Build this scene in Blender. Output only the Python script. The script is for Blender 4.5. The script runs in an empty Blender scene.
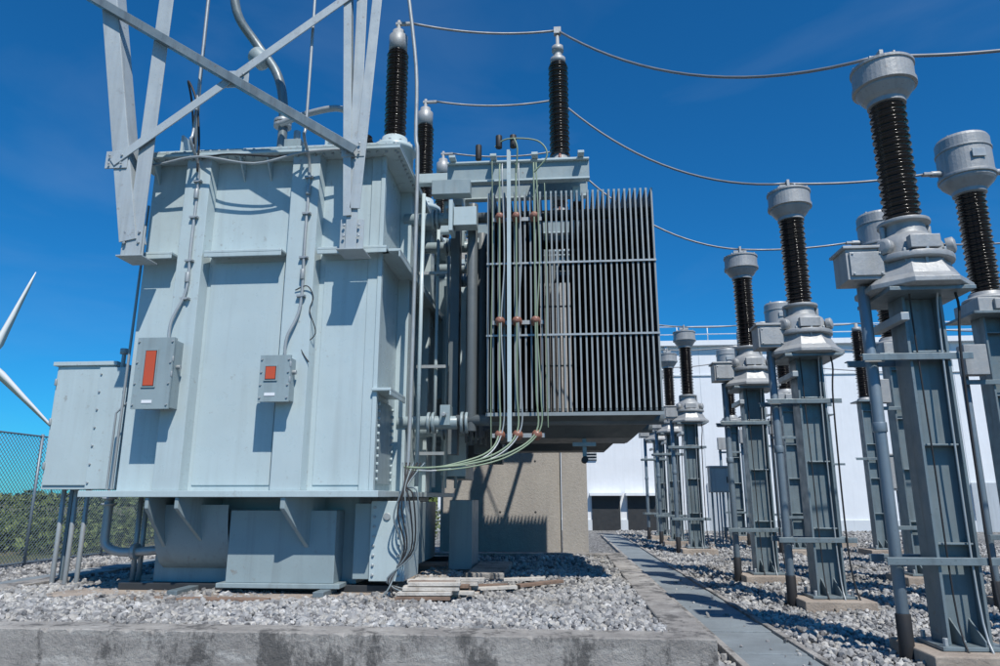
import bpy, math, random
import numpy as np
from mathutils import Vector, Matrix
random.seed(4); rng=np.random.default_rng(4)
S=bpy.context.scene
COL=S.collection
# ---------------------------------------------------------------- materials
def nmat(name):
    m=bpy.data.materials.new(name); m.use_nodes=True
    nt=m.node_tree; b=nt.nodes['Principled BSDF']; return m,nt,b
def N(nt,t,**k):
    n=nt.nodes.new(t)
    for a,v in k.items(): setattr(n,a,v)
    return n
def noise(nt,scale,detail=4,mapscale=(1,1,1),rough=.55):
    tc=N(nt,'ShaderNodeTexCoord'); mp=N(nt,'ShaderNodeMapping'); mp.inputs['Scale'].default_value=mapscale
    nt.links.new(tc.outputs['Object'],mp.inputs['Vector'])
    n=N(nt,'ShaderNodeTexNoise'); n.inputs['Scale'].default_value=scale; n.inputs['Detail'].default_value=detail
    n.inputs['Roughness'].default_value=rough
    nt.links.new(mp.outputs[0],n.inputs['Vector']); return n.outputs['Fac']
def ramp(nt,src,a,b,ca=(0,0,0,1),cb=(1,1,1,1)):
    r=N(nt,'ShaderNodeValToRGB'); r.color_ramp.elements[0].position=a; r.color_ramp.elements[1].position=b
    r.color_ramp.elements[0].color=ca; r.color_ramp.elements[1].color=cb
    nt.links.new(src,r.inputs[0]); return r.outputs[0]
def mul(nt,src,k):
    f=N(nt,'ShaderNodeMath',operation='MULTIPLY'); nt.links.new(src,f.inputs[0])
    if isinstance(k,(int,float)): f.inputs[1].default_value=k
    else: nt.links.new(k,f.inputs[1])
    return f.outputs[0]
def mix(nt,fac,c1,c2,mode='MIX'):
    m=N(nt,'ShaderNodeMix',data_type='RGBA',blend_type=mode)
    if isinstance(fac,(int,float)): m.inputs[0].default_value=fac
    else: nt.links.new(fac,m.inputs[0])
    for i,c in ((6,c1),(7,c2)):
        if isinstance(c,tuple): m.inputs[i].default_value=(c[0],c[1],c[2],1)
        else: nt.links.new(c,m.inputs[i])
    return m.outputs[2]
def bump(nt,b,src,st,dist=.01):
    n=N(nt,'ShaderNodeBump'); n.inputs['Strength'].default_value=st; n.inputs['Distance'].default_value=dist
    nt.links.new(src,n.inputs['Height']); nt.links.new(n.outputs[0],b.inputs['Normal'])
def paint(name,col,rough=.45,metal=0.0,dirt=.35,streak=.35,dcol=None,bst=.15,bscale=3,scr=0):
    m,nt,b=nmat(name)
    dcol=dcol or tuple(c*.5 for c in col)
    big=ramp(nt,noise(nt,1.3,5),.35,.75)
    c=mix(nt,mul(nt,big,dirt),col,tuple(x*.74 for x in col))
    st=ramp(nt,noise(nt,5,6,(1.6,1.6,.10)),.50,.74)
    c=mix(nt,mul(nt,st,streak),c,dcol)
    st2=ramp(nt,noise(nt,9,5,(1.3,1.3,.07)),.56,.72)
    c=mix(nt,mul(nt,st2,streak*.4),c,tuple(min(1,x*1.2) for x in col))
    sp=ramp(nt,noise(nt,38,3),.64,.72)
    c=mix(nt,mul(nt,sp,dirt*.8),c,dcol)
    if scr:
        s2=mul(nt,ramp(nt,noise(nt,11,7,(1,1,1),.7),.60,.66),ramp(nt,noise(nt,.9,3),.48,.62))
        c=mix(nt,mul(nt,s2,scr),c,(.16,.11,.07))
    nt.links.new(c,b.inputs['Base Color'])
    rr=ramp(nt,noise(nt,7,4),.3,.7,(rough-.1,)*3+(1,),(rough+.14,)*3+(1,))
    nt.links.new(rr,b.inputs['Roughness'])
    b.inputs['Metallic'].default_value=metal
    bump(nt,b,noise(nt,bscale,3),bst,.03)
    return m
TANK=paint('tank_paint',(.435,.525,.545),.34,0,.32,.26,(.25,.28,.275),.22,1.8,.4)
TANKD=paint('tank_paint_shade',(.27,.34,.36),.38,0,.45,.4,(.14,.155,.155),scr=.5)  # darker tank paint; on the skirt it also puts underside shadow into the colour
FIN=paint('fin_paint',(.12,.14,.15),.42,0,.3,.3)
FIND=paint('fin_pan_shaded',(.07,.085,.09),.5,0,.3,.3)  # fin paint darkened: shade under the radiator put into the pan's colour
FINE=paint('fin_edge_lit',(.25,.285,.30),.40,0,.5,.5,(.12,.13,.13))  # lighter copy of fin paint: lit edges against dark gaps, put into colour
GALV=paint('galvanised',(.38,.41,.42),.42,.3,.5,.3,(.18,.19,.19))
FRAMEM=paint('frame_paint',(.42,.47,.49),.45,.1,.5,.35,(.2,.2,.19),scr=.6)
COLM=paint('column_steel',(.18,.228,.25),.40,.2,.7,.6,(.07,.08,.085),.2,4,.7)
PIPEM=paint('pipe_steel',(.19,.245,.29),.42,.25,.5,.4)
CAST=paint('cast_alloy',(.36,.375,.38),.48,.2,.6,.45,(.17,.17,.165),.12,22,.3)
INS=paint('porcelain_brown',(.011,.007,.006),.17,0,.4,.2,(.025,.02,.018),.02)
BLACK=paint('black_rubber',(.018,.018,.02),.6,0,.3,.3,(.05,.05,.05))
WIRE=paint('aluminium_wire',(.22,.23,.24),.5,.4,.3,.1)
COPPER=paint('brown_insulator',(.26,.12,.085),.4,0,.3,.2)
HOSE=paint('green_hose',(.22,.29,.20),.5,0,.5,.3,(.30,.30,.18))
WHITE=paint('white_paint',(.72,.75,.78),.5,0,.25,.3,(.56,.59,.61))
TURB=paint('turbine_white',(.8,.8,.8),.4,0,.05,.0)
WOOD=paint('plank_wood',(.54,.51,.46),.8,0,.7,.6,(.22,.18,.14),.6,12)
RUST=paint('rust_stain',(.22,.15,.11),.9,0,.8,.7,(.09,.07,.06),.6,12)
ORANGE=paint('orange_window',(.52,.085,.028),.15,0,.3,.1,(.3,.05,.02))
DARK=paint('dark_opening',(.03,.033,.036),.5,0,.3,.1)
LOUV=paint('louvre_grey',(.45,.49,.52),.5,.1,.3,.3)
SEAM=paint('seam_grey',(.58,.62,.65),.5,0,.3,.3)
def concrete(name,col,dark,st=.8,vs=(1,1,.25),lim=(.42,.72),streak=0):
    m,nt,b=nmat(name)
    a=ramp(nt,noise(nt,1.6,8,vs,.65),lim[0],lim[1])
    c=mix(nt,a,col,dark)
    s=ramp(nt,noise(nt,14,6,(1,1,1),.7),.35,.75)
    c=mix(nt,mul(nt,s,.4),c,tuple(x*.55 for x in col))
    if streak:
        d=ramp(nt,noise(nt,2.6,9,(1,1,.45),.75),.50,.58)
        c=mix(nt,mul(nt,d,streak),c,(.05,.05,.05))
        d=ramp(nt,noise(nt,2.1,7,(1,1,2.5),.7),.54,.66)
        c=mix(nt,mul(nt,d,.6),c,(.54,.53,.50))
    p=ramp(nt,noise(nt,60,3),.62,.68)
    c=mix(nt,mul(nt,p,.6),c,dark)
    nt.links.new(c,b.inputs['Base Color']); b.inputs['Roughness'].default_value=.9
    bump(nt,b,noise(nt,22,8,(1,1,1),.75),st,.03)
    return m
CONC=concrete('concrete_kerb',(.42,.40,.37),(.21,.20,.19),1,(.8,.8,1.6),(.40,.70),.75)
PADC=concrete('concrete_pad',(.42,.36,.30),(.22,.18,.15))
FIREC=concrete('concrete_wall',(.42,.395,.355),(.29,.27,.25),.5,(1,1,.2),(.35,.8))
TRENCH=concrete('trench_cover',(.24,.28,.30),(.14,.16,.17),.5,(1,1,1),(.3,.8))
def gravelmat():
    m,nt,b=nmat('gravel_stone')
    g=N(nt,'ShaderNodeNewGeometry')
    r=N(nt,'ShaderNodeValToRGB'); e=r.color_ramp.elements
    e[0].position=0; e[0].color=(.15,.15,.155,1); e[1].position=1; e[1].color=(.60,.60,.59,1)
    for p,c in ((.25,(.27,.275,.28,1)),(.6,(.38,.385,.385,1)),(.85,(.45,.435,.40,1))):
        x=e.new(p); x.color=c
    nt.links.new(g.outputs['Random Per Island'],r.inputs[0])
    n=ramp(nt,noise(nt,40,5),.3,.7,(.74,.74,.74,1),(1,1,1,1))
    c=mix(nt,1.0,r.outputs[0],n,'MULTIPLY')
    n=ramp(nt,noise(nt,.8,5),.32,.58,(.66,.64,.61,1),(1,1,1,1))
    c=mix(nt,1.0,c,n,'MULTIPLY')
    nt.links.new(c,b.inputs['Base Color']); b.inputs['Roughness'].default_value=.85
    bump(nt,b,noise(nt,60,4),.5,.005)
    return m
GRAV=gravelmat()
def gravelsheet():
    m,nt,b=nmat('gravel_bed')
    tc=N(nt,'ShaderNodeTexCoord'); v=N(nt,'ShaderNodeTexVoronoi'); v.inputs['Scale'].default_value=15
    nt.links.new(tc.outputs['Object'],v.inputs['Vector'])
    sep=N(nt,'ShaderNodeSeparateColor'); nt.links.new(v.outputs['Color'],sep.inputs[0])
    c=ramp(nt,sep.outputs[0],0,1,(.15,.15,.15,1),(.46,.46,.45,1))
    d=ramp(nt,v.outputs['Distance'],.25,.75,(1,1,1,1),(.25,.25,.25,1))
    c=mix(nt,1.0,c,d,'MULTIPLY')
    nt.links.new(c,b.inputs['Base Color']); b.inputs['Roughness'].default_value=.95
    inv=N(nt,'ShaderNodeMath',operation='SUBTRACT'); inv.inputs[0].default_value=1; nt.links.new(v.outputs['Distance'],inv.inputs[1])
    bump(nt,b,inv.outputs[0],1,.05)
    return m
GSHEET=gravelsheet()
def grassmat():
    m,nt,b=nmat('rough_grass')
    c=mix(nt,ramp(nt,noise(nt,.4,8),.35,.65),(.06,.085,.03),(.15,.13,.07))
    nt.links.new(c,b.inputs['Base Color']); b.inputs['Roughness'].default_value=1
    bump(nt,b,noise(nt,6,6),1,.1); return m
GRASS=grassmat()
def leafmat():
    m,nt,b=nmat('leaf')
    g=N(nt,'ShaderNodeNewGeometry')
    c=ramp(nt,g.outputs['Random Per Island'],0,1,(.035,.065,.015,1),(.15,.19,.05,1))
    nt.links.new(c,b.inputs['Base Color']); b.inputs['Roughness'].default_value=.7; return m
LEAF=leafmat()
# ---------------------------------------------------------------- mesh builder
class MB:
    def __init__(s): s.v=[];s.f=[];s.m=[];s.s=[];s.mats=[]
    def mi(s,mat):
        if mat not in s.mats: s.mats.append(mat)
        return s.mats.index(mat)
    def add(s,vs,fs,mat,sm=False):
        o=len(s.v); s.v.extend([tuple(v) for v in vs]); k=s.mi(mat)
        for i,f in enumerate(fs):
            s.f.append([a+o for a in f]); s.m.append(k); s.s.append(sm[i] if isinstance(sm,list) else sm)
    def bx(s,x0,x1,y0,y1,z0,z1,mat):
        s.add([(x0,y0,z0),(x1,y0,z0),(x1,y1,z0),(x0,y1,z0),(x0,y0,z1),(x1,y0,z1),(x1,y1,z1),(x0,y1,z1)],
          [(3,2,1,0),(4,5,6,7),(0,1,5,4),(1,2,6,5),(2,3,7,6),(3,0,4,7)],mat)
    def ob(s,p0,p1,w,h,mat,up=(0,1,0)):
        p0=Vector(p0);p1=Vector(p1);d=(p1-p0).normalized();u=Vector(up)
        a=d.cross(u)
        if a.length<1e-3: a=d.cross(Vector((1,0,0)))
        a.normalize(); b=a.cross(d).normalized()
        vs=[]
        for p in (p0,p1):
            for i,j in ((-1,-1),(1,-1),(1,1),(-1,1)): vs.append(p+a*(w/2*i)+b*(h/2*j))
        s.add(vs,[(0,1,2,3),(7,6,5,4),(0,4,5,1),(1,5,6,2),(2,6,7,3),(3,7,4,0)],mat)
    def angle(s,p0,p1,w,mat,up=(0,1,0),t=.018,flip=1):
        p0=Vector(p0);p1=Vector(p1);d=(p1-p0).normalized();u=Vector(up)
        a=d.cross(u).normalized(); b=a.cross(d).normalized()
        s.ob(p0,p1,w,t,mat,up)
        o=a*(flip*(w/2-t/2))+b*(w/2+t/2)
        s.ob(p0+o,p1+o,t,w,mat,up)
    def lathe(s,o,prof,mat,n=20,ax=(0,0,1),sm=True,rot=0):
        o=Vector(o);q=Vector((0,0,1)).rotation_difference(Vector(ax).normalized())
        vs=[];fs=[]
        for r,z in prof:
            for i in range(n):
                a=2*math.pi*(i+rot)/n; vs.append(o+q@Vector((r*math.cos(a),r*math.sin(a),z)))
        for k in range(len(prof)-1):
            for i in range(n):
                j=(i+1)%n; fs.append((k*n+i,k*n+j,(k+1)*n+j,(k+1)*n+i))
        sm_=[sm]*len(fs)
        if prof[0][0]>1e-4: fs.append(tuple(range(n-1,-1,-1))); sm_.append(False)
        if prof[-1][0]>1e-4: fs.append(tuple(range((len(prof)-1)*n,len(prof)*n))); sm_.append(False)
        s.add(vs,fs,mat,sm_)
    def cyl(s,p0,p1,r,mat,r1=None,n=14):
        p0=Vector(p0);p1=Vector(p1);d=p1-p0
        s.lathe(p0,[(r,0),(r if r1 is None else r1,d.length)],mat,n,d)
    def tube(s,pts,r,mat,n=8,smooth=0):
        P=[Vector(p) for p in pts]
        if smooth:
            Q=[]
            for i in range(len(P)-1):
                a=P[max(i-1,0)];b=P[i];c=P[i+1];d=P[min(i+2,len(P)-1)]
                for k in range(smooth):
                    t=k/smooth
                    Q.append(.5*((2*b)+(c-a)*t+(2*a-5*b+4*c-d)*t*t+(3*b-a-3*c+d)*t**3))
            Q.append(P[-1]);P=Q
        vs=[];fs=[];ref=None
        for i,p in enumerate(P):
            d=(P[min(i+1,len(P)-1)]-P[max(i-1,0)]).normalized()
            if ref is None: ref=Vector((0,0,1)) if abs(d.z)<.9 else Vector((1,0,0))
            a=d.cross(ref).normalized(); b=a.cross(d).normalized(); ref=b
            for k in range(n):
                t=2*math.pi*k/n; vs.append(p+a*(r*math.cos(t))+b*(r*math.sin(t)))
        for i in range(len(P)-1):
            for k in range(n):
                j=(k+1)%n; fs.append((i*n+k,i*n+j,(i+1)*n+j,(i+1)*n+k))
        sm_=[True]*len(fs); fs.append(tuple(range(n-1,-1,-1))); fs.append(tuple(range((len(P)-1)*n,len(P)*n))); sm_+= [False,False]
        s.add(vs,fs,mat,sm_)
    def bolt(s,p,ax,r=.02,h=.02,mat=None):
        s.lathe(p,[(r,0),(r,h)],mat or GALV,6,ax,False)
    def insul(s,o,z0,z1,rc,rs,n,mat=None,seg=20):
        prof=[(rc,z0)];p=(z1-z0)/n
        for i in range(n):
            z=z0+i*p; k=rs if i%2==0 else rs*.9
            prof+= [(rc,z+.02*p),(k,z+.30*p),(k,z+.45*p),(rc*1.05,z+.88*p)]
        prof.append((rc,z1)); s.lathe(o,prof,mat or INS,seg)
    def build(s,name,parent=None,bevel=0):
        me=bpy.data.meshes.new(name); me.from_pydata(s.v,[],s.f); 
        for m in s.mats: me.materials.append(m)
        me.polygons.foreach_set('material_index',s.m); me.polygons.foreach_set('use_smooth',s.s); me.update()
        o=bpy.data.objects.new(name,me); COL.objects.link(o)
        if parent: o.parent=parent
        if bevel:
            b=o.modifiers.new('bevel','BEVEL'); b.width=bevel; b.segments=2; b.limit_method='ANGLE'; b.angle_limit=math.radians(40)
        return o
def empty(name):
    o=bpy.data.objects.new(name,None); COL.objects.link(o); return o
def sag(p0,p1,s,n=18):
    p0=Vector(p0);p1=Vector(p1); return [p0.lerp(p1,i/n)-Vector((0,0,s*4*(i/n)*(1-i/n))) for i in range(n+1)]

# ---------------------------------------------------------------- ground
g=MB(); g.add([(-900,-300,0),(900,-300,0),(900,1500,0),(-900,1500,0)],[(0,1,2,3)],GRASS); g.build('ground')
g=MB(); g.add([(-13,-12,.004),(45,-12,.004),(45,60,.004),(-13,60,.004)],[(0,1,2,3)],GSHEET); g.build('gravel_yard')
def chipped(b,x0,x1,y0,y1,z0,z1,mat,axis,ch=.03):
    L=(x1-x0) if axis=='x' else (y1-y0); n=max(2,int(L/.05)); vs=[];fs=[]
    for i in range(n+1):
        t=i/n; c=[random.uniform(.006,.014)+(random.uniform(0,ch) if random.random()<.13 else 0) for _ in range(2)]
        w=random.uniform(-.003,.003)
        if axis=='x':
            x=x0+L*t; pr=[(y0,z0),(y0,z1-c[0]),(y0+c[0],z1+w),(y1-c[1],z1+w),(y1,z1-c[1]),(y1,z0)]; vs+=[(x,p[0],p[1]) for p in pr]
        else:
            y=y0+L*t; pr=[(x0,z0),(x0,z1-c[0]),(x0+c[0],z1+w),(x1-c[1],z1+w),(x1,z1-c[1]),(x1,z0)]; vs+=[(p[0],y,p[1]) for p in pr]
    for i in range(n):
        for k in range(5):
            a=i*6+k; q=(a,a+1,a+7,a+6); fs.append(q if axis=='y' else q[::-1])
    fs.append((0,1,2,3,4,5)); fs.append(tuple(n*6+k for k in (5,4,3,2,1,0)))
    b.add(vs,fs,mat)
k=MB()
X0,X1,Y0,Y1=-7.95,1.33,6.65,16.4; T=.36; Z=.35
chipped(k,X0,X1,Y0,Y0+T,-.3,Z,CONC,'x'); chipped(k,X0,X1,Y1-T,Y1,-.3,Z,CONC,'x')
chipped(k,X1-T,X1,Y0+T,Y1-T,-.3,Z-.003,CONC,'y'); chipped(k,X0,X0+T,Y0+T,Y1-T,-.3,Z-.003,CONC,'y')
k.build('concrete_kerb')
g=MB(); g.add([(X0+.1,Y0+.1,.25),(X1-.1,Y0+.1,.25),(X1-.1,Y1-.1,.25),(X0+.1,Y1-.1,.25)],[(0,1,2,3)],GSHEET); g.build('gravel_basin')
t=MB(); y=4.0
while y<30:
    t.bx(1.68,2.38,y,y+.59,-.05,.05+random.uniform(-.006,.006),TRENCH); y+=.6
t.bx(1.60,1.675,4,30,-.05,.075,CONC); t.bx(2.385,2.46,4,30,-.05,.075,CONC)
t.build('cable_trench',bevel=.008)
t=MB()
y=6.0
while y<24:
    t.bx(-9.6,-8.9,y,y+.79,-.05,.14,TRENCH); y+=.8
t.build('cable_trench',bevel=.01)

# stones
PH=(1+5**.5)/2
iv=np.array([(-1,PH,0),(1,PH,0),(-1,-PH,0),(1,-PH,0),(0,-1,PH),(0,1,PH),(0,-1,-PH),(0,1,-PH),(PH,0,-1),(PH,0,1),(-PH,0,-1),(-PH,0,1)],float)
iv/=np.linalg.norm(iv[0])
itf=np.array([(0,11,5),(0,5,1),(0,1,7),(0,7,10),(0,10,11),(1,5,9),(5,11,4),(11,10,2),(10,7,6),(7,1,8),(3,9,4),(3,4,2),(3,2,6),(3,6,8),(3,8,9),(4,9,5),(2,4,11),(6,2,10),(8,6,7),(9,8,1)])
def stones(name,regs):
    P=[];R=[]
    for (x0,x1,y0,y1,z,dens,r0,r1) in regs:
        n=int((x1-x0)*(y1-y0)*dens)
        P.append(np.c_[rng.uniform(x0,x1,n),rng.uniform(y0,y1,n),z+rng.uniform(-.02,.02,n)]); R.append(rng.uniform(r0,r1,n)*rng.choice([.6,1,1.35],n,p=[.35,.5,.15]))
    P=np.concatenate(P);R=np.concatenate(R);n=len(P)
    P[:,2]+=.018*np.sin(P[:,0]*2.3+np.sin(P[:,1]*1.7)*2)
    v=iv[None]*rng.uniform(.72,1.2,(n,12,1))
    v=v*np.stack([rng.uniform(.8,1.35,n),rng.uniform(.7,1.1,n),rng.uniform(.55,.95,n)],1)[:,None,:]
    q=rng.normal(size=(n,4)); q/=np.linalg.norm(q,axis=1)[:,None]; w,x,yy,zz=q.T
    M=np.stack([1-2*(yy*yy+zz*zz),2*(x*yy-w*zz),2*(x*zz+w*yy),2*(x*yy+w*zz),1-2*(x*x+zz*zz),2*(yy*zz-w*x),2*(x*zz-w*yy),2*(yy*zz+w*x),1-2*(x*x+yy*yy)],1).reshape(n,3,3)
    v=np.einsum('nij,nkj->nki',M,v)*R[:,None,None]+P[:,None,:]
    F=(itf[None]+(np.arange(n)*12)[:,None,None]).reshape(-1,3)
    me=bpy.data.meshes.new(name); me.vertices.add(n*12); me.vertices.foreach_set('co',v.reshape(-1).astype(np.float32))
    me.loops.add(len(F)*3); me.loops.foreach_set('vertex_index',F.reshape(-1).astype(np.int32))
    me.polygons.add(len(F)); me.polygons.foreach_set('loop_start',(np.arange(len(F))*3).astype(np.int32))
    me.polygons.foreach_set('use_smooth',np.zeros(len(F),bool))
    me.materials.append(GRAV); me.update(calc_edges=True); me.validate()
    o=bpy.data.objects.new(name,me); COL.objects.link(o)
stones('gravel_stones',[
 (X0+T,X1-T,Y0+T,9.8,.30,640,.024,.046),(-2.3,X1-T,9.8,12.5,.30,400,.026,.046),(-2.3,X1-T,12.5,Y1-T,.29,220,.026,.046),(X0+T,-5.6,9.8,Y1-T,.29,260,.026,.046),
 (2.47,8,5.5,12,.02,440,.024,.044),(2.47,14,12,20,.02,170,.026,.05),(2.47,14,20,34,.02,70,.03,.06),
 (X1,1.6,5,16,.0,450,.022,.042),(-12.8,-9.6,8,22,.02,120,.03,.05),(-8.9,X0,8,22,.02,200,.03,.05),
 (X0+T,X1-T,Y0+T-.12,Y0+T,.345,25,.018,.032),(1.7,2.4,5.5,14,.06,14,.012,.03)])

# ---------------------------------------------------------------- transformer
TR=empty('power_transformer')
b=MB()
TX0,TX1,TY0,TY1,TZ0,TZ1=-5.9,-2.46,9.1,15.2,1.63,6.33
b.bx(TX0,TX1,TY0,TY1,TZ0,TZ1,TANK)
b.bx(-6.26,-2.28,8.85,15.4,1.55,1.632,TANK)
b.bx(-6.1,-2.15,8.82,15.4,6.33,6.37,TANK)
b.bx(-6.1,-2.15,8.84,15.38,6.374,6.41,TANKD)
b.bx(-5.95,-2.3,9.0,15.2,6.41,6.52,TANK)
b.bx(-5.7,-3.0,9.4,14.9,6.52,6.66,TANK)
def hat(x,w,z0,z1,d=.18):
    b.add([(x-w/2-.05,TY0,z0),(x-w/2,TY0-d,z0),(x+w/2,TY0-d,z0),(x+w/2+.03,TY0,z0),(x-w/2-.05,TY0,z1),(x-w/2,TY0-d,z1),(x+w/2,TY0-d,z1),(x+w/2+.03,TY0,z1)],
      [(0,1,5,4),(1,2,6,5),(2,3,7,6),(3,0,4,7),(3,2,1,0),(4,5,6,7)],TANK)
hat(-5.12,.36,1.632,6.33); hat(-3.52,.40,1.632,6.33)
for x0,x1 in ((-6.05,-5.355),(-4.885,-3.775),(-3.265,-2.3)):
    b.bx(x0,x1,8.86,9.1,4.86,4.90,TANK)
    b.bx(x0,x1,8.86,8.88,4.80,4.86,TANK)
b.bx(-4.86,-3.80,9.085,9.1,1.70,4.78,TANK); b.bx(-3.22,-2.6,9.085,9.1,1.70,4.78,TANK)
b.bx(-2.60,-2.46,9.07,9.1,1.632,6.33,TANK)
for x in (-5.8,-4.5,-4.1,-2.75):
    b.add([(x-.012,9.1,6.33),(x+.012,9.1,6.33),(x-.012,8.86,6.33),(x+.012,8.86,6.33),(x-.012,9.1,6.02),(x+.012,9.1,6.02)],[(0,2,4),(1,5,3),(2,3,5,4),(0,1,3,2),(0,4,5,1)],TANK)
for i in range(30):
    b.bolt((-6.0+i*.13,8.90,6.33),(0,0,-1),.022,.03); b.bolt((-6.0+i*.13,8.90,6.41),(0,0,1),.022,.04)
for i in range(46): b.bolt((-2.21,8.95+i*.135,6.33),(0,0,-1),.022,.03)
b.bx(-2.46,-2.14,9.0,15.2,4.86,4.90,TANK); b.bx(-2.16,-2.14,9.0,15.2,4.78,4.86,TANK)
b.bx(-2.46,-2.2,9.0,9.9,2.92,2.96,TANK); b.bx(-2.22,-2.2,9.0,9.9,2.86,2.92,TANK)
for y0 in (10.3,12.0,13.7): b.bx(-2.46,-2.28,y0,y0+.38,1.632,6.33,TANK)
b.bx(-2.46,-2.40,9.05,9.14,1.632,6.33,TANK)
b.bx(-2.46,-2.425,9.2,10.1,1.72,2.84,TANKD)
for zz in np.linspace(1.78,2.78,11):
    b.bolt((-2.425,9.26,zz),(1,0,0),.025,.03,TANK); b.bolt((-2.425,10.04,zz),(1,0,0),.025,.03,TANK)
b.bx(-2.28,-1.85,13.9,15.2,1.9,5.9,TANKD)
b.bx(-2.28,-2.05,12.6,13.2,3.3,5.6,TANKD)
b.bx(-2.0,-1.62,12.2,12.26,1.9,5.3,TANK); b.bx(-2.04,-1.98,12.1,12.3,1.9,5.3,TANKD)
b.build('tank',TR,.008)
b=MB()
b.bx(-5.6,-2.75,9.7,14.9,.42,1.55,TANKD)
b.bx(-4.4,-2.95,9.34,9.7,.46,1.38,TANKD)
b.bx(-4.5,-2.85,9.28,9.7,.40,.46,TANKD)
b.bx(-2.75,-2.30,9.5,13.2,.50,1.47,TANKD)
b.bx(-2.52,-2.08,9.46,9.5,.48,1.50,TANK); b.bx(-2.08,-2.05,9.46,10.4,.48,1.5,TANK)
for zz in np.linspace(.56,1.42,8):
    b.bolt((-2.13,9.46,zz),(0,-1,0),.02,.025); b.bolt((-2.47,9.46,zz),(0,-1,0),.02,.025)
b.cyl((-2.3,9.44,1.3),(-2.3,9.46,1.3),.05,GALV)
b.bx(-1.95,-1.55,12.6,13.6,.33,1.5,TANKD)
def gus(x,w,y0,y1,z0,z1,x2=None):
    x2=x if x2 is None else x2
    pr=[(y1,z1,1),(y0,z1,0),(y0,z1-.14,0),(y1,z0,1)]
    m=4
    vs=[(x+(x2-x)*p[2],p[0],p[1]) for p in pr]+[(x+w+(x2-x)*p[2],p[0],p[1]) for p in pr]
    fs=[tuple(range(m)),tuple(range(2*m-1,m-1,-1))]+[(i,i+m,(i+1)%m+m,(i+1)%m) for i in range(m)]
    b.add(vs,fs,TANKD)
gus(-5.35,.05,8.88,9.7,.62,1.549); gus(-3.55,.06,8.88,9.6,.62,1.549,-3.25); gus(-4.95,.05,8.88,9.7,.7,1.549,-4.75)
n=10; vs=[];fs=[]
for i in range(n+1):
    a=i/n*math.pi/2; yy=9.30+.45*(1-math.cos(a)); zz=1.45-.85*math.sin(a)
    vs+= [(-5.45,yy,zz),(-4.42,yy,zz)]
fs=[(2*i,2*i+1,2*i+3,2*i+2) for i in range(n)]; b.add(vs,fs,TANKD,True)
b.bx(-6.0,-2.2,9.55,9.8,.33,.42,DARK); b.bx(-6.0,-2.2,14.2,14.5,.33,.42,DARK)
b.bx(-5.0,-4.86,9.0,15.2,.33,.398,COLM); b.bx(-3.1,-2.96,9.0,15.2,.33,.398,COLM)
b.build('base_skirt',TR,.008)
b=MB()
b.tube([(-6.3,9.6,1.56),(-6.3,9.6,1.2),(-6.28,9.6,.92),(-6.1,9.62,.82),(-5.8,9.65,.82),(-5.4,9.7,.85)],.06,GALV,12,6)
b.lathe((-6.3,9.6,1.44),[(.1,0),(.1,.03),(.06,.03),(.06,.08),(.1,.08),(.1,.11)],GALV,14)
b.cyl((-5.9,9.65,.82),(-5.84,9.65,.82),.11,GALV)
for i,x in enumerate((-6.02,-5.93)): b.cyl((x,9.9,.33),(x,9.9,1.55),.035,GALV)
b.build('drain_pipe',TR)
def ibox(nm,x,z,w,h,d,wx,wz,ww,wh,cx):
    b=MB(); y=8.95
    b.bx(x-w/2,x+w/2,y-d,y,z-h/2,z+h/2,TANKD)
    b.bx(x-w/2-.025,x+w/2+.025,y-d-.03,y-d,z-h/2-.025,z+h/2+.025,TANKD)
    b.bx(x+wx-ww/2-.025,x+wx+ww/2+.025,y-d-.045,y-d-.03,z+wz-wh/2-.025,z+wz+wh/2+.025,TANKD)
    b.bx(x+wx-ww/2-.008,x+wx+ww/2+.008,y-d-.048,y-d-.045,z+wz-wh/2-.008,z+wz+wh/2+.008,BLACK)
    b.bx(x+wx-ww/2,x+wx+ww/2,y-d-.052,y-d-.048,z+wz-wh/2,z+wz+wh/2,ORANGE)
    b.bx(x+wx-.07,x+wx+.07,y-d-.036,y-d-.03,z-h/2+.05,z-h/2+.09,WHITE)
    for q in (.15,-.05): b.cyl((x+w/2+.02,y-d-.02,z+q),(x+w/2+.02,y-d-.02,z+q+.07),.014,GALV)
    for sx in (-1,1):
        for q in np.linspace(-h/2+.03,h/2-.03,4): b.bolt((x+sx*(w/2),y-d-.03,z+q),(0,-1,0),.014,.015)
    b.bx(x-w*.3,x+w*.3,y-.06,y+.0,z+h/2,z+h/2+.07,TANKD)
    b.cyl((x+w/2,y-d*.5,z+.1),(x+w/2+.05,y-d*.5,z+.1),.03,GALV)
    b.tube([(x+.05,y-.1,z+h/2),(x+.06,y-.1,z+h/2+.3),(cx,y-.06,z+h/2+.75),(cx,y-.06,5.0),(cx,y-.06,6.1),(cx,y-.35,6.45),(cx,y-.3,6.8),(cx,y-.3,9.3)],.021,GALV,10,6)
    for zz in (4.2,4.75,5.4,5.95): 
        b.bx(cx-.06,cx+.06,y-.085,y,zz,zz+.03,GALV); b.bolt((cx+.045,y-.085,zz+.015),(0,-1,0),.015,.015)
    b.lathe((cx,y-.06,4.45),[(.034,0),(.034,.14)],GALV,10)
    b.lathe((cx,y-.06,5.7),[(.034,0),(.034,.14)],GALV,10)
    b.build(nm,TR,.006)
ibox('indicator_box',-5.30,3.14,.46,.90,.27,-.04,.06,.14,.46,-5.10)
ibox('gauge_box',-3.66,3.05,.36,.56,.24,-.05,.07,.13,.16,-3.46)
b=MB()
b.tube([(-3.55,8.9,4.3),(-3.38,8.88,4.35),(-3.3,8.92,4.2),(-3.33,8.9,4.0),(-3.25,8.95,3.7),(-3.42,8.93,3.5),(-3.3,8.9,3.3)],.008,BLACK,6,6)
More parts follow.
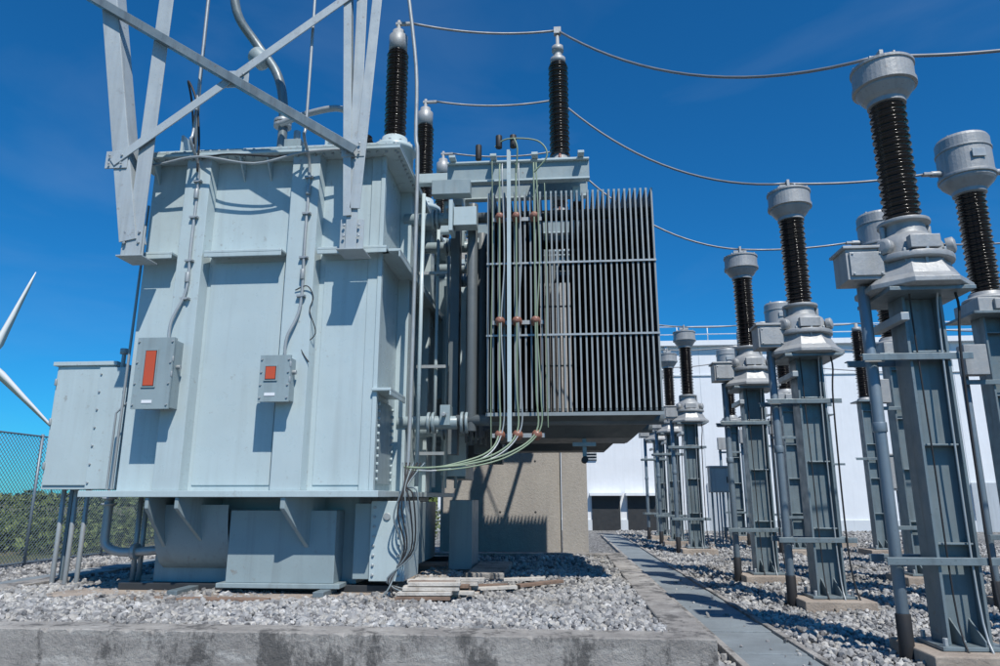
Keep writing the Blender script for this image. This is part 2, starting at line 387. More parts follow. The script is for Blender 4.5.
b.tube([(-5.9,8.8,6.2),(-5.6,8.74,6.18),(-5.0,8.7,6.25),(-4.2,8.72,6.12),(-3.5,8.7,6.25),(-2.9,8.75,6.3)],.018,GALV,8,5)
b.tube([(-5.05,8.85,6.3),(-4.6,8.72,6.28),(-3.9,8.72,6.22),(-3.5,8.8,6.3)],.014,BLACK,8,5)
b.tube([(-5.6,9.6,6.7),(-5.5,9.2,7.4),(-5.42,8.9,7.6),(-5.2,8.8,7.2),(-5.1,8.8,6.6),(-5.1,8.85,6.1)],.016,BLACK,8,6)
b.build('small_cables',TR)
b=MB()
b.bx(-7.62,-6.70,9.95,10.75,1.66,3.5,TANK); b.bx(-7.67,-6.65,9.90,10.8,3.5,3.56,TANK)
b.bx(-7.59,-6.73,9.925,9.95,1.72,3.44,TANK); b.bx(-6.79,-6.76,9.90,9.925,2.4,2.7,GALV)
for zz in (1.95,2.6,3.2): b.cyl((-7.60,9.92,zz),(-7.60,9.92,zz+.1),.02,GALV)
b.bx(-6.65,-6.26,9.6,10.1,1.7,3.35,TANK); b.bx(-6.68,-6.23,9.57,9.6,1.66,3.4,TANK)
for zz in np.linspace(1.75,3.3,7): b.bolt((-6.64,9.57,zz),(0,-1,0),.016,.02); b.bolt((-6.27,9.57,zz),(0,-1,0),.016,.02)
b.bx(-6.26,-5.9,9.7,9.9,1.8,1.9,TANK); b.bx(-6.26,-5.9,9.7,9.9,3.1,3.2,TANK)
for x in (-7.5,-7.3,-7.12): b.cyl((x,10.3,.1),(x,10.3,1.66),.035,GALV)
b.bx(-7.63,-7.57,10.6,10.66,.1,1.66,COLM)
b.cyl((-6.42,9.7,3.35),(-6.42,9.7,3.7),.03,GALV)
b.cyl((-6.42,9.7,3.62),(-6.42,9.7,3.7),.06,GALV)
b.tube([(-6.1,9.3,1.65),(-6.08,9.3,3.6),(-6.06,9.3,5.8)],.02,GALV,8)
b.tube([(-6.2,9.35,1.65),(-6.2,9.35,2.7),(-6.0,9.35,2.9),(-5.95,9.35,6)],.016,GALV,8)
b.build('control_cabinet',TR,.01)
# conservator frame
b=MB(); yf=8.55
b.angle((-5.72,yf,4.75),(-5.68,yf,9.7),.22,FRAMEM,flip=1)
b.angle((-5.80,yf-.02,4.95),(-6.76,yf-.02,9.7),.24,FRAMEM,flip=-1)
b.angle((-2.70,yf,4.75),(-2.72,yf,9.7),.15,FRAMEM,flip=1)
b.angle((-2.66,yf-.03,5.3),(-2.42,yf-.03,9.7),.14,FRAMEM,flip=1)
b.angle((-2.76,yf-.03,5.2),(-2.98,yf-.03,9.7),.11,FRAMEM,flip=-1)
b.angle((-6.15,yf-.06,6.1),(-2.5,yf-.06,8.87),.12,FRAMEM,flip=1)
b.angle((-6.9,yf-.14,8.85),(-2.66,yf-.14,6.1),.12,COLM,flip=-1)
b.bx(-6.9,-2.2,yf-.15,yf+.15,9.7,9.9,FRAMEM)
for (x,z) in ((-5.75,4.82),(-2.7,4.82)):
    b.bx(x-.18,x+.18,yf-.05,8.9,z-.1,z-.08,FRAMEM); b.bx(x-.16,x+.16,yf+.02,yf+.04,z-.08,z+.35,FRAMEM)
    for q in (-.1,.1): b.bolt((x+q,yf-.012,z+.1),(0,-1,0),.02,.02); b.bolt((x+q,yf-.012,z+.25),(0,-1,0),.02,.02)
for (x,z) in ((-6.1,6.15),(-2.72,6.18),(-4.45,7.33)):
    b.bx(x-.16,x+.16,yf-.05,yf-.03,z-.13,z+.13,FRAMEM)
    for q in (-.09,.09): b.bolt((x+q,yf-.07,z+.05),(0,-1,0),.018,.02); b.bolt((x+q,yf-.07,z-.07),(0,-1,0),.018,.02)
b.build('support_frame',TR,.004)
b=MB()
b.tube([(-5.3,9.6,10.3),(-5.2,9.7,9.4),(-4.9,9.9,8.9),(-4.5,9.9,8.3),(-4.35,9.9,7.6),(-4.35,9.9,6.6)],.075,COLM,16,6)
b.cyl((-4.35,9.9,7.35),(-4.35,9.9,7.4),.14,GALV); b.cyl((-4.35,9.9,7.42),(-4.35,9.9,7.47),.14,GALV)
b.cyl((-4.35,9.9,6.66),(-4.35,9.9,6.74),.17,GALV)
b.lathe((-4.95,9.9,8.75),[(.08,0),(.15,.05),(.15,.28),(.08,.33)],TANKD,16,(.6,0,-.6))
b.tube([(-4.3,9.7,7.3),(-3.8,9.6,7.4),(-3.3,9.5,7.4),(-3.1,9.5,7.2),(-3.1,9.5,6.7)],.05,GALV,12,6)
b.tube([(-5.6,9.6,6.5),(-5.62,9.55,8.0),(-5.6,9.5,9.5)],.03,COLM,8)
b.lathe((-3.1,9.5,6.52),[(.14,0),(.14,.1),(.09,.12),(.09,.3)],GALV,16)
b.bx(-4.0,-3.75,9.2,9.5,6.52,6.75,TANKD); b.cyl((-3.87,9.35,6.75),(-3.87,9.35,6.95),.05,GALV)
for x in (-5.5,-3.3): b.bx(x-.02,x+.02,9.05,9.35,6.52,6.8,TANK)
b.build('oil_pipes',TR,.004)
b=MB()
for y in (9.9,10.6,11.3):
    b.cyl((-3.0,y,6.52),(-3.0,y,6.72),.16,TANKD); b.insul((-3.0,y,0),6.72,7.15,.07,.15,6); b.cyl((-3.0,y,7.15),(-3.0,y,7.35),.03,CAST)
b.build('low_voltage_bushings',TR)
for i,y in enumerate((9.9,12.25,14.4)):
    b=MB(); x=-2.5
    b.lathe((x,y,0),[(.30,6.41),(.30,6.80),(.34,6.80),(.34,6.88),(.22,6.90),(.20,7.05)],TANK,24)
    for a in range(12): b.bolt((x+.31*math.cos(a*.5236),y+.31*math.sin(a*.5236),6.88),(0,0,1),.02,.03)
    b.insul((x,y,0),7.05,8.62,.12,.175,32)
    b.lathe((x,y,0),[(.1,8.62),(.15,8.64),(.15,8.9),(.10,8.94),(.10,9.0),(.03,9.01),(.03,9.2)],CAST,20)
    b.bx(x-.05,x+.22,y-.03,y+.03,9.12,9.16,CAST)
    b.build('high_voltage_bushing',TR)
b=MB()
for x,y,z1 in ((-2.05,10.1,6.2),(-2.0,11.2,6.2),(-1.93,11.9,5.8),(-1.85,12.6,6.1)):
    b.cyl((x,y,1.7),(x,y,z1),.03,TANK)
b.tube([(-2.35,9.6,9.9),(-2.15,9.7,8.2),(-2.12,9.7,7.0),(-2.08,9.7,6.4),(-2.08,9.7,3.0),(-2.1,9.7,1.7)],.03,GALV,10,5)
for zz in (2.2,3.6,5.2): b.bx(-2.3,-1.82,11.1,11.14,zz,zz+.05,GALV)
for i in range(7):
    x=-2.05+.05*i
    b.tube([(-2.1+.05*i,9.4,2.0),(x-.04*i,9.25,1.7),(x-.1,9.2,1.3+.05*i),(x-.02*i,9.3,.9),(x-.06*i-.1,9.2,.5),(x+.06*i-.15,9.0+.05*i,.36)],.011,BLACK if i%3 else COLM,6,6)
b.build('side_conduits',TR)
def radiator(nm,x0,x1,y0,y1,z0,z1,n,bars=True):
    b=MB()
    for i in range(n):
        x=x0+(x1-x0)*i/(n-1); j=random.uniform(-.004,.004)
        b.bx(x-.010+j,x+.010+j,y0+.02,y1,z0,z1,FIN)
        b.bx(x-.013+j,x+.013+j,y0,y0+.022,z0,z1-.03,FINE)
        b.bx(x-.015+j,x+.015+j,y0+.005,y1,z1-.028,z1+.01,TANKD)
        b.bx(x-.015+j,x+.015+j,y0+.005,y1,z0-.035,z0-.002,FIN)
    if bars:
        for z in (4.97,3.86): b.bx(x0-.02,x1+.02,y0-.022,y0-.002,z-.014,z+.014,GALV)
    for yy in (y0+.35,y1-.35):
        for z in (z0-.12,z1-.25): b.cyl((x0-.5,yy,z),(x1+.05,yy,z),.085,FIN)
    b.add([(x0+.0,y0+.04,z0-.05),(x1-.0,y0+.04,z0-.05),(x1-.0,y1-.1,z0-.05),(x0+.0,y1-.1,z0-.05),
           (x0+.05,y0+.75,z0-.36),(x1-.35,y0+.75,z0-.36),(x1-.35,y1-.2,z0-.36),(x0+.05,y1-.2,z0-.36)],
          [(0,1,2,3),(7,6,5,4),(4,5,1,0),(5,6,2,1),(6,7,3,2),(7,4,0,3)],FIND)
    b.bx(x0-.02,x1+.02,y0+.0,y0+.035,z0-.10,z0-.05,FINE)
    b.build(nm,TR)
radiator('radiator_bank',-1.02,1.46,10.0,12.0,2.78,6.12,32)
radiator('radiator_bank_rear',-1.02,1.2,12.5,14.0,2.75,6.12,28)
b=MB()
for (y,z) in ((10.35,5.87),(10.35,2.63),(11.65,5.87),(11.65,2.63),(12.85,5.87),(12.85,2.63),(13.65,5.87),(13.65,2.63)):
    b.cyl((-2.4,y,z),(-1.5,y,z),.10,TANKD)
    for xx in (-1.95,-1.88,-1.45,-1.38): b.cyl((xx,y,z),(xx+.04,y,z),.16,TANKD)
    b.bx(-1.75,-1.6,y-.13,y+.13,z-.05,z+.25,TANKD); b.cyl((-1.68,y-.1,z+.1),(-1.68,y-.25,z+.1),.03,GALV)
b.cyl((-1.3,10.35,2.5),(-1.3,10.35,6.1),.08,FIN); b.cyl((-1.3,11.65,2.5),(-1.3,11.65,6.1),.10,FIN)
b.bx(-1.75,-1.6,11.0,11.25,2.2,6.4,FIN); b.bx(-1.5,-1.2,12.35,12.7,2.3,5.3,FIN); b.bx(-1.9,-1.15,14.3,14.6,2.2,5.3,FIN)
b.bx(-1.55,-1.2,9.95,10.2,5.6,5.9,TANK); b.bx(-1.62,-1.56,9.9,10.25,5.5,6.0,TANK)
b.bx(-1.9,-1.3,9.95,10.15,6.12,6.36,TANKD)
for i in range(5): b.cyl((-1.5+.07*i,11.3+.1*i,2.4),(-1.5+.07*i,11.3+.1*i,5.8),.02,FIN)
b.build('radiator_pipework',TR,.006)
b=MB()
for y in (10.2,10.85,12.5,13.0,14.7,15.1):
    b.bx(-1.7,.55,y,y+.02,6.42,6.72,TANKD); b.bx(-1.7,.55,y-.06,y+.08,6.72,6.75,TANK); b.bx(-1.7,.55,y-.06,y+.08,6.39,6.42,TANK)
for x in (-1.6,-.95,-.3,.42): b.bx(x-.05,x+.05,10.0,15.2,6.755,6.80,TANK)
for x in (-1.55,.35): b.bx(x-.06,x+.06,10.4,10.8,6.12,6.39,TANK)
for y in (10.6,12.8,14.9):
    b.bx(-.2,.42,y-.3,y+.3,6.805,6.84,TANK)
    b.angle((-2.3,y,6.6),(-1.6,y,6.6),.15,TANK,(0,0,1))
    b.cyl((-1.2,y-.4,6.8),(-1.2,y-.4,7.05),.05,BLACK)
b.build('insulator_frame',TR,.006)
for i,y in enumerate((10.6,12.75,14.9)):
    b=MB(); x=.1
    b.lathe((x,y,0),[(.19,6.84),(.19,6.88),(.14,6.9),(.14,7.0)],CAST)
    for a in range(4): b.cyl((x+.15*math.cos(a*1.57),y+.15*math.sin(a*1.57),6.84),(x+.15*math.cos(a*1.57),y+.15*math.sin(a*1.57),6.98),.02,COPPER)
    b.insul((x,y,0),7.0,8.72,.125,.168,34)
    b.lathe((x,y,0),[(.13,8.72),(.13,8.82),(.07,8.86),(.07,8.95),(.10,8.96),(.10,9.05),(.03,9.07),(.03,9.3)],CAST)
    b.bx(x-.06,x+.06,y-.05,y+.05,9.3,9.42,CAST)
    b.build('post_insulator',TR)
b=MB()
b.bx(-.72,-.66,9.80,9.83,2.3,6.75,TANK)
for i,x in enumerate((-.83,-.58,-.31)):
    yy=9.80
    for o_ in (0,.04):
        b.tube([(x+o_,9.9,6.55),(x+o_,yy,6.35),(x+o_*1.8,yy,5.0),(x+o_*.6,yy,4.0),(x+o_*1.6,yy,3.0),(x+o_,yy,2.45),(x-.15-.1*i,9.65,2.15-o_),(x-.6-.15*i,9.45,1.98-o_),(-1.75-.05*i,9.35,1.93-o_),(-2.1,9.4,1.95)],.011 if o_ else .013,HOSE if o_==0 or i==2 else GALV,8,6)
    for z in (5.67,4.05,2.4):
        b.lathe((x,yy+.16,z),[(.05,0),(.075,.03),(.05,.06),(.075,.09),(.05,.12),(.05,.17),(.02,.19)],COPPER,14,(0,-1,0))
        b.bx(x-.05,x+.05,9.955,9.965,z-.05,z+.05,GALV)
for x,z0,z1 in ((-.95,2.0,6.6),(-.15,2.5,6.2)):
    b.tube([(x,9.86,z1),(x+.01,9.85,(z0+z1)/2+.6),(x-.01,9.85,(z0+z1)/2-.8),(x,9.86,z0)],.008,HOSE,6,5)
for z in (5.67,4.05,2.4): b.bx(-.95,-.2,9.967,9.985,z-.03,z+.03,GALV)
b.tube([(-.31,9.8,6.35),(-.1,9.75,6.6),(-.25,9.75,6.85),(-.7,9.75,6.9),(-.9,9.8,6.8)],.013,HOSE,8,6)
b.tube([(-.58,9.8,6.35),(-.55,9.7,6.7),(-.6,9.7,6.88)],.013,HOSE,8,5)
for x in (-.62,-.84): b.cyl((x,9.8,6.78),(x,9.8,6.98),.05,BLACK)
b.bx(.35,.41,10.8,10.86,2.15,2.5,TANKD); b.cyl((.38,10.7,2.1),(.38,11.0,2.1),.05,BLACK); b.bx(.2,.55,10.75,10.8,2.30,2.36,TANKD)
b.build('cable_runs',TR,.002)

p=MB(); p.bx(-6.7,-1.85,8.95,15.7,.0,.33,PADC); p.build('foundation_pad',bevel=.015)
p=MB(); p.bx(-5.9,-3.6,8.78,8.94,.2,.338,RUST); p.build('rusty_drain_strip',bevel=.01)
w=MB()
for L in range(4):
    for j in range(5-L//2):
        a=random.uniform(-.05,.05); x=-1.95+random.uniform(-.1,.1)+.02*L; y=8.95+j*.16+L*.03; z=.345+L*.052
        w.ob((x,y,z),(x+.72+random.uniform(-.18,.2),y+a,z+random.uniform(-.005,.01)),.12,.042,WOOD if (j+L)%4 else RUST,(0,0,1))
for q in range(5):
    x=random.uniform(-1.6,-.5); y=random.uniform(9.6,11); a=random.uniform(-.5,.5)
    w.ob((x,y,.36),(x+.6,y+a,.38),.12,.04,WOOD if q%2 else RUST,(0,0,1))
w.build('plank_stack',bevel=.004)
w=MB()
w.bx(-1.5,-.9,11.4,13.5,.3,.40,CONC); w.build('concrete_plinth',bevel=.02)

f=MB()
f.bx(-2.9,.02,17.3,17.7,0,8.2,FIREC); f.bx(.035,.64,17.2,17.8,0,8.2,FIREC)
for z in (1.2,2.4,3.6,4.8,6.0,7.2):
    for x in (-2.3,-1.45,-.6): f.cyl((x,17.297,z),(x,17.31,z),.03,DARK,n=10)
f.build('concrete_firewall',bevel=.02)

# ---------------------------------------------------------------- yard equipment
def hcolumn(b,x,y,z0,z1,w=.40,d=.32,mat=COLM):
    b.bx(x-w/2,x-w/2+.03,y-d/2,y+d/2,z0,z1,mat); b.bx(x+w/2-.03,x+w/2,y-d/2,y+d/2,z0,z1,mat)
    b.bx(x-w/2+.03,x+w/2-.03,y-.015,y+.015,z0,z1,mat)
    b.bx(x-w/2-.1,x+w/2+.1,y-d/2-.1,y+d/2+.1,z0-.035,z0,mat)
    for sx in (-1,1):
        for sy in (-1,1):
            b.bolt((x+sx*(w/2+.05),y+sy*(d/2+.05),z0),(0,0,1),.025,.07)
    for q in (-.09,.09):
        b.add([(x+q-.008,y-d/2-.09,z0),(x+q+.008,y-d/2-.09,z0),(x+q-.008,y-.015,z0),(x+q+.008,y-.015,z0),(x+q-.008,y-.015,z0+.22),(x+q+.008,y-.015,z0+.22),(x+q-.008,y-d/2-.09,z0+.05),(x+q+.008,y-d/2-.09,z0+.05)],[(0,1,7,6),(6,7,5,4),(0,6,4,2),(1,3,5,7)],mat)
    for z in np.arange(z0+.9,z1,.95): 
        b.bx(x-w/2+.03,x+w/2-.03,y-d/2+.02,y-.015,z,z+.02,mat)
def pedestal(b,x,y):
    b.bx(x-.48,x+.48,y-.46,y+.46,-.1,.16,PADC)
def arrester(x,y,hi=True):
    T_=empty('surge_arrester')
    b=MB(); pedestal(b,x,y); b.build('footing',T_,.015)
    b=MB(); hcolumn(b,x,y,.20,3.60)
    b.bx(x-.42,x+.42,y-.40,y+.40,3.60,3.64,COLM)
    for z in (2.95,.95):
        b.angle((x-.68,y-.20,z),(x+.4,y-.20,z),.07,COLM,t=.012); 
        b.angle((x-.68,y+.2,z),(x+.4,y+.2,z),.07,COLM,t=.012)
    b.bx(x-.32,x-.24,y-.35,y+.35,3.3,3.38,GALV)
    b.build('steel_column',T_,.004)
    b=MB()
    b.lathe((x,y,0),[(.50,3.64),(.56,3.66),(.56,3.71),(.47,3.78),(.40,3.90),(.38,3.96)],CAST,8,rot=.5,sm=False)
    b.lathe((x,y,0),[(.40,3.96),(.43,3.97),(.43,4.03),(.36,4.04),(.355,4.14),(.31,4.24),(.22,4.30),(.20,4.42),(.26,4.43),(.26,4.47)],CAST,24)
    for a in range(12): 
        an=a*.5236; b.bolt((x+.40*math.cos(an),y+.40*math.sin(an),4.03),(0,0,1),.022,.035)
        b.bx(x+.36*math.cos(an)-.015,x+.36*math.cos(an)+.015,y+.36*math.sin(an)-.015,y+.36*math.sin(an)+.015,3.75,3.97,CAST)
    for s_ in (-1,1): b.lathe((x+s_*.30,y-.2,4.12),[(.09,0),(.09,.07),(.05,.09)],CAST,12,(s_,-.6,.1))
    b.bx(x-.16,x+.14,y-.42,y-.33,4.05,4.19,CAST)
    for s_ in (-1,1): b.lathe((x+s_*.24,y-.02,4.28),[(.03,0),(.03,.14)],CAST,8)
    b.build('base_housing',T_,.006)
    b=MB(); b.insul((x,y,0),4.47,5.90,.135,.192,32); b.build('porcelain',T_)
    b=MB()
    b.lathe((x,y,0),[(.14,5.88),(.2,5.89),(.2,5.94),(.24,5.98),(.30,6.07),(.30,6.09),(.335,6.10),(.335,6.15),(.32,6.155),(.32,6.34),(.335,6.345),(.335,6.375),(.13,6.385),(.08,6.40),(.08,6.46)],CAST,40,sm=False)
    b.bx(x-.13,x+.13,y-.02,y+.02,6.46,6.52,CAST); b.bx(x-.02,x+.02,y-.05,y+.05,6.45,6.6,CAST)
    for a in range(8): b.bolt((x+.31*math.cos(a*.785),y+.31*math.sin(a*.785),6.375),(0,0,1),.018,.025)
    b.build('cap',T_)
    b=MB(); px=x-.51
    b.cyl((px,y,.45),(px,y,3.75),.058,PIPEM,n=16); b.cyl((px,y,-.05),(px,y,.45),.07,BLACK,n=16)
    b.lathe((px,y,2.2),[(.07,0),(.07,.1)],PIPEM,16)
    b.bx(px-.22,px+.18,y-.2,y+.14,3.78,4.12,CAST); b.bx(px-.25,px+.21,y-.23,y+.17,4.12,4.15,CAST); b.bx(px-.19,px+.15,y-.225,y-.2,3.82,4.08,CAST)
    for q in (-.16,.12):
        for zz in (3.84,4.06): b.bolt((px+q,y-.225,zz),(0,-1,0),.013,.012)
    b.tube([(px+.18,y,3.95),(px+.3,y,4.0),(x-.38,y,4.02)],.03,GALV,8)
    for z in (2.95,.95): b.bx(px-.1,px+.1,y-.08,y-.06,z-.03,z+.03,GALV)
    b.tube([(x+.2,y-.25,3.9),(x+.3,y-.26,3.5),(x+.26,y-.24,2.9),(x+.25,y-.22,.9),(x+.3,y-.3,.2),(x+.4,y-.4,.03)],.014,BLACK,6,5)
    b.tube([(x-.2,y-.35,3.75),(x-.14,y-.2,3.4),(x-.12,y-.19,2.0),(x-.1,y-.19,.4),(x-.1,y-.5,.04)],.010,BLACK,6,5)
    b.tube([(x+.1,y-.35,3.7),(x+.12,y-.2,3.4),(x+.1,y-.19,2.0),(x+.12,y-.19,.4),(x+.1,y-.5,.04)],.012,GALV,6,5)
    b.build('conduit',T_,.006)
def ct(x,y):
    T_=empty('current_transformer')
    b=MB(); pedestal(b,x,y); b.build('footing',T_,.015)
    b=MB(); hcolumn(b,x,y,.20,4.2)
    b.bx(x-.45,x+.45,y-.4,y+.4,4.2,4.24,COLM)
    for z in (3.2,1.0): b.angle((x-.6,y-.20,z),(x+.6,y-.20,z),.07,COLM,t=.012)
    b.build('steel_column',T_,.004)
    b=MB()
    b.bx(x-.33,x+.33,y-.33,y+.33,4.24,4.46,CAST); b.bx(x-.12,x+.2,y-.38,y-.33,4.27,4.43,CAST)
    b.lathe((x,y,0),[(.34,4.46),(.34,4.50),(.25,4.54),(.24,4.6)],CAST,20); b.build('base_housing',T_,.01)
    b=MB(); b.insul((x,y,0),4.6,6.25,.15,.215,34); b.build('porcelain',T_)
    b=MB()
    b.lathe((x,y,0),[(.2,6.22),(.24,6.24),(.24,6.3),(.36,6.42),(.385,6.46),(.385,7.14),(.36,7.19),(.2,7.21),(.01,7.22)],CAST,40,sm=False)
    b.lathe((x,y,0),[(.39,6.5),(.41,6.5),(.41,6.55),(.39,6.55)],CAST,28); b.lathe((x,y,0),[(.39,6.95),(.40,6.95),(.40,6.98),(.39,6.98)],CAST,28)
    for s_ in (-1,1):
        b.cyl((x+s_*.36,y,6.62),(x+s_*.55,y,6.62),.05,CAST); b.bx(x+s_*.6-.07,x+s_*.6+.07,y-.05,y+.05,6.6,6.64,CAST)
    b.bx(x-.1,x+.1,y-.41,y-.39,6.72,6.86,GALV)
    for s_ in (-.2,.2): b.bx(x+s_-.02,x+s_+.02,y-.03,y+.03,7.2,7.28,CAST)
    b.build('head_tank',T_,.003)
    b=MB(); b.cyl((x-.5,y,.1),(x-.5,y,3.6),.05,PIPEM); b.cyl((x-.5,y,-.05),(x-.5,y,.4),.065,BLACK)
    b.bx(x-.62,x-.3,y-.3,y-.1,3.3,3.75,CAST)
    b.tube([(x+.2,y-.3,4.3),(x+.28,y-.26,3.5),(x+.26,y-.22,.9),(x+.35,y-.4,.03)],.02,BLACK,6,5)
    b.build('conduit',T_,.006)
def postins(x,y):
    T_=empty('post_insulator_stand')
    b=MB(); pedestal(b,x,y); b.build('footing',T_,.015)
    b=MB(); hcolumn(b,x,y,.20,4.2,.36,.3); b.bx(x-.3,x+.3,y-.3,y+.3,4.2,4.24,COLM); b.angle((x-.5,y-.18,2.6),(x+.5,y-.18,2.6),.07,COLM,t=.012); b.build('steel_column',T_,.004)
    b=MB(); b.lathe((x,y,0),[(.2,4.24),(.2,4.3),(.13,4.36)],CAST); b.insul((x,y,0),4.36,6.3,.12,.18,36); b.lathe((x,y,0),[(.13,6.3),(.13,6.42),(.05,6.44),(.05,6.55)],CAST); b.build('porcelain',T_)
YS=[7.54,10.96,14.1,20.9,24.3,27.6]
for y in YS:
    arrester(3.8,y); ct(6.6,y)
    postins(9.3 if y<20 else 8.8,y)
def kiosk(x,y):
    b=MB(); b.bx(x-.32,x+.32,y-.2,y+.2,1.7,2.5,CAST); b.bx(x-.36,x+.36,y-.25,y+.24,2.5,2.55,CAST); b.bx(x-.28,x+.28,y-.22,y-.2,1.74,2.46,CAST)
    b.bx(x+.2,x+.24,y-.24,y-.22,2.0,2.2,BLACK)
    for q in (-.25,.25): b.bx(x+q-.03,x+q+.03,y-.03,y+.03,0,1.7,COLM)
    for q in (-.1,0,.1): b.cyl((x+q,y,0),(x+q,y,1.7),.025,PIPEM)
    b.bx(x-.4,x+.4,y-.3,y+.3,-.05,.08,PADC)
    b.build('marshalling_kiosk',None,.01)
kiosk(8.0,17.6); kiosk(5.2,24.0)
def wire(name,segs,r=.02):
    b=MB()
    for p0,p1,s_ in segs: b.tube(sag(p0,p1,s_),r,WIRE,8)
    b.build(name)
for i,(yb,yp,ya) in enumerate(((9.9,10.6,7.54),(12.25,12.75,10.96),(14.4,14.9,14.1))):
    segs=[((-2.3,yb,9.15),(.1,yp,9.38),.12),((.1,yp,9.38),(3.8,ya,6.55),.55)]
    segs+= [((3.8,ya,6.55),(6.0,ya,6.63),.06),((7.2,ya,6.63),(9.3,ya,6.56),.08),((9.3,ya,6.56),(20,ya,6.7),.5)]
    wire('overhead_wire',segs)
for ya in YS[3:]:
    wire('overhead_wire',[((-1.5,ya,8.8),(3.8,ya,6.55),.5),((3.8,ya,6.55),(6.0,ya,6.63),.06),((7.2,ya,6.63),(8.8,ya,6.56),.08),((8.8,ya,6.56),(22,ya,6.8),.5)])
B=empty('white_building')
b=MB(); BX0,BX1,BY=-6,60,35
b.bx(BX0,BX1,BY,BY+20,0,8.9,WHITE)
for x in np.arange(BX0+1,BX1,3.0): b.bx(x,x+.03,BY-.012,BY,0.8,8.9,SEAM)
b.build('walls',B)
b=MB(); b.bx(BX0-.3,BX1+.3,BY-.3,BY+20.3,8.9,9.15,WHITE); b.bx(BX0,BX1,BY-.06,BY,7.4,7.46,SEAM); b.bx(BX0,BX1,BY-.08,BY,.0,.5,SEAM)
for x in np.arange(BX0,BX1,1.5): b.cyl((x,BY-.1,9.15),(x,BY-.1,9.9),.025,WHITE,n=6)
for z in (9.5,9.9): b.cyl((BX0,BY-.1,z),(BX1,BY-.1,z),.025,WHITE,n=6)
b.build('parapet',B)
b=MB()
for x in (1.5,3.2):
    b.bx(x,x+1.35,BY-.09,BY-.005,0.0,1.6,DARK); b.bx(x-.1,x+1.45,BY-.5,BY,1.62,1.75,WHITE)
for x in (7,19,31): 
    b.bx(x,x+1.1,BY-.09,BY-.005,0,2.2,LOUV)
b.build('doors',B)
b=MB()
for x in (.9,22,34):
    b.bx(x,x+.9,BY-.04,BY-.005,3.3,4.3,DARK)
    for z in np.arange(3.35,4.3,.14): b.ob((x,BY-.07,z),(x+.9,BY-.07,z),.10,.02,LOUV,(0,.5,1))
b.build('louvre_windows',B)
b=MB()
for x in (5.4,12.1,23.5): b.cyl((x,BY-.14,0.1),(x,BY-.14,8.9),.08,WHITE,n=10)
b.build('downpipes',B)
f=MB(); FX=-12.2; H=2.95
for y in np.arange(2,24.1,2.75): 
    f.cyl((FX,y,-.1),(FX,y,H+.05),.035,PIPEM,n=10)
for z in (.1,H): f.cyl((FX,2,z),(FX,24,z),.02,PIPEM,n=8)
st=.10
for i in range(int((22+H)/st)):
    for sg in (1,-1):
        y0=2-H+i*st if sg==1 else 2+i*st
        pa=[(y0+sg*tt,tt) for tt in (0,H)]
        def cl(p,q):
            y,z=p; y2,z2=q; s_=(z2-z)/(y2-y)
            if y<2: z+=s_*(2-y); y=2
            if y>24: z+=s_*(24-y); y=24
            return y,z
        p=cl(pa[0],pa[1]); q=cl(pa[1],pa[0])
        if abs(p[0]-q[0])>.05: f.ob((FX,p[0],p[1]),(FX,q[0],q[1]),.008,.008,PIPEM,(1,0,0))
f.build('chain_link_fence')
f=MB()
for x in np.arange(-12.2,-3,2.5): f.cyl((x,24,0),(x,24,1.15),.03,GALV,n=8)
for z in (1.12,.8,.45,.15): f.cyl((-12.2,24,z),(-3,24,z),.015,GALV,n=6)
for i in range(70): 
    x=-12.2+i*.13; f.ob((x,24,.1),(x+1.0,24,1.1),.006,.006,GALV); f.ob((x+1,24,.1),(x,24,1.1),.006,.006,GALV)
f.build('low_wire_fence')
def bush(name,cs,n,ls):
    vs=[];fs=[];k=0
    C=np.array([c[:3] for c in cs]);R=np.array([c[3:] for c in cs])
    for i in range(n):
        j=rng.integers(len(cs)); d=rng.normal(size=3); d/=np.linalg.norm(d); d*=rng.uniform(.55,1.0)
        p=C[j]+d*R[j]
        if p[2]<0: continue
        a=rng.normal(size=3);a/=np.linalg.norm(a);b_=np.cross(a,rng.normal(size=3));b_/=np.linalg.norm(b_)
        l=ls*rng.uniform(.6,1.4)
        vs+= [tuple(p-a*l),tuple(p+b_*l*.45),tuple(p+a*l),tuple(p-b_*l*.45)]; fs.append((k,k+1,k+2,k+3));k+=4
    me=bpy.data.meshes.new(name);me.from_pydata(vs,[],fs);me.materials.append(LEAF);o=bpy.data.objects.new(name,me);COL.objects.link(o)
cs=[]
for i in range(70):
    x=rng.uniform(-34,-5);y=rng.uniform(26,34); cs.append((x,y,.3,rng.uniform(.8,1.6),rng.uniform(.7,1.3),rng.uniform(.6,1.15)))
for i in range(40):
    cs.append((rng.uniform(-24,-14),rng.uniform(10,26),.2,rng.uniform(.7,1.3),rng.uniform(.7,1.3),rng.uniform(.4,.95)))
bush('bushes',cs,42000,.11)
cs=[]
for i in range(90): cs.append((rng.uniform(-180,-20),rng.uniform(110,150),.5,rng.uniform(3,6),3,rng.uniform(1.2,2.6)))
bush('distant_bushes',cs,16000,.7)
W=MB(); hub=Vector((-265,300,64)); 
fw=Vector((.64,-.72,-.12)).normalized(); rt=Vector((0,0,1)).cross(fw).normalized(); up=fw.cross(rt).normalized()
W.lathe((-267,303,0),[(2.4,-1),(1.3,63)],TURB,24)
W.ob(hub-fw*6,hub+fw*.5,3,3,TURB,(0,0,1)); W.lathe(hub,[(1.5,0),(1.5,1),(1.1,2.2),(.1,3)],TURB,20,fw)
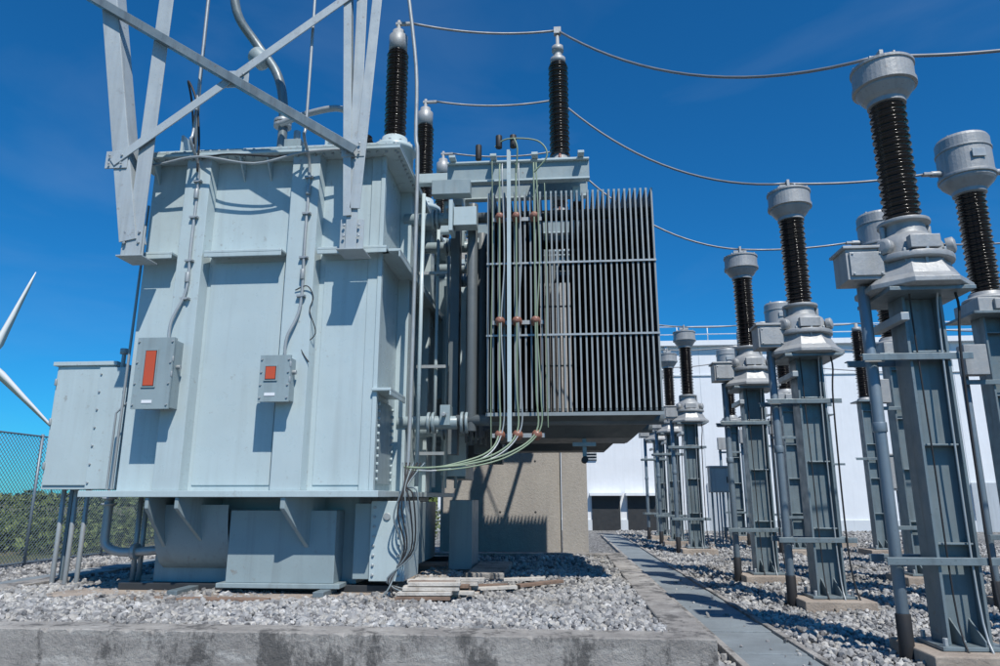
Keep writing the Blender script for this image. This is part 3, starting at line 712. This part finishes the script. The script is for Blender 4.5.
for an in (74,-45,194):
    a=math.radians(an); d=rt*math.cos(a)+up*math.sin(a); s_=d.cross(fw).normalized(); vs=[];L=46
    ch=[(0,1.3,1.2),(.05,1.4,1.0),(.18,2.7,.5),(.5,1.8,.3),(.85,1.0,.14),(1,.25,.05)]
    for t_,c_,h_ in ch:
        for q,r_ in ((-.35,0),(0,1),(.65,0),(0,-1)): vs.append(hub+fw*1+d*(L*t_)+s_*(c_*q*1.5)+fw*(h_*r_*.6))
    fs=[]
    for i in range(len(ch)-1):
        for q in range(4): fs.append((i*4+q,i*4+(q+1)%4,(i+1)*4+(q+1)%4,(i+1)*4+q))
    fs.append((20,21,22,23)); W.add(vs,fs,TURB,True)
W.build('wind_turbine')

# ---------------------------------------------------------------- light, sky, camera
EL=math.radians(54); AZ=math.radians(25)
sd=Vector((math.sin(AZ)*math.cos(EL),-math.cos(AZ)*math.cos(EL),math.sin(EL)))
L=bpy.data.lights.new('sun','SUN'); L.energy=5.0; L.angle=math.radians(.5); L.color=(1,.95,.88)
lo=bpy.data.objects.new('sun',L); COL.objects.link(lo); lo.rotation_euler=sd.to_track_quat('Z','Y').to_euler()
w=bpy.data.worlds.new('World'); S.world=w; w.use_nodes=True; nt=w.node_tree
bg=nt.nodes['Background']; sk=N(nt,'ShaderNodeTexSky',sky_type='NISHITA'); sk.sun_disc=False
sk.sun_elevation=EL; sk.sun_rotation=math.radians(155); sk.air_density=1.0; sk.dust_density=.15; sk.ozone_density=3
tc=N(nt,'ShaderNodeTexCoord'); mp=N(nt,'ShaderNodeMapping'); mp.inputs['Scale'].default_value=(1.2,1.2,4.5); mp.inputs['Rotation'].default_value=(.2,.35,.3)
nt.links.new(tc.outputs['Generated'],mp.inputs['Vector'])
n1=N(nt,'ShaderNodeTexNoise'); n1.inputs['Scale'].default_value=1.6; n1.inputs['Detail'].default_value=7; n1.inputs['Distortion'].default_value=.6
nt.links.new(mp.outputs[0],n1.inputs['Vector'])
cl=ramp(nt,n1.outputs['Fac'],.50,.80); 
t1=mix(nt,1.0,sk.outputs[0],(.14,.92,1.50),'MULTIPLY')
c2=mix(nt,mul(nt,cl,.10),t1,(6.5,8,9.5))
nt.links.new(c2,bg.inputs['Color']); bg.inputs['Strength'].default_value=.08
cam=bpy.data.cameras.new('camera'); co=bpy.data.objects.new('camera',cam); COL.objects.link(co)
cam.lens=25.2; cam.sensor_width=36; cam.clip_end=3000; co.location=(0,0,1.55)
co.rotation_euler=(math.radians(90+13.2),0,math.radians(4.8)); S.camera=co
S.view_settings.view_transform='Standard'; S.view_settings.look='None'; S.view_settings.exposure=0
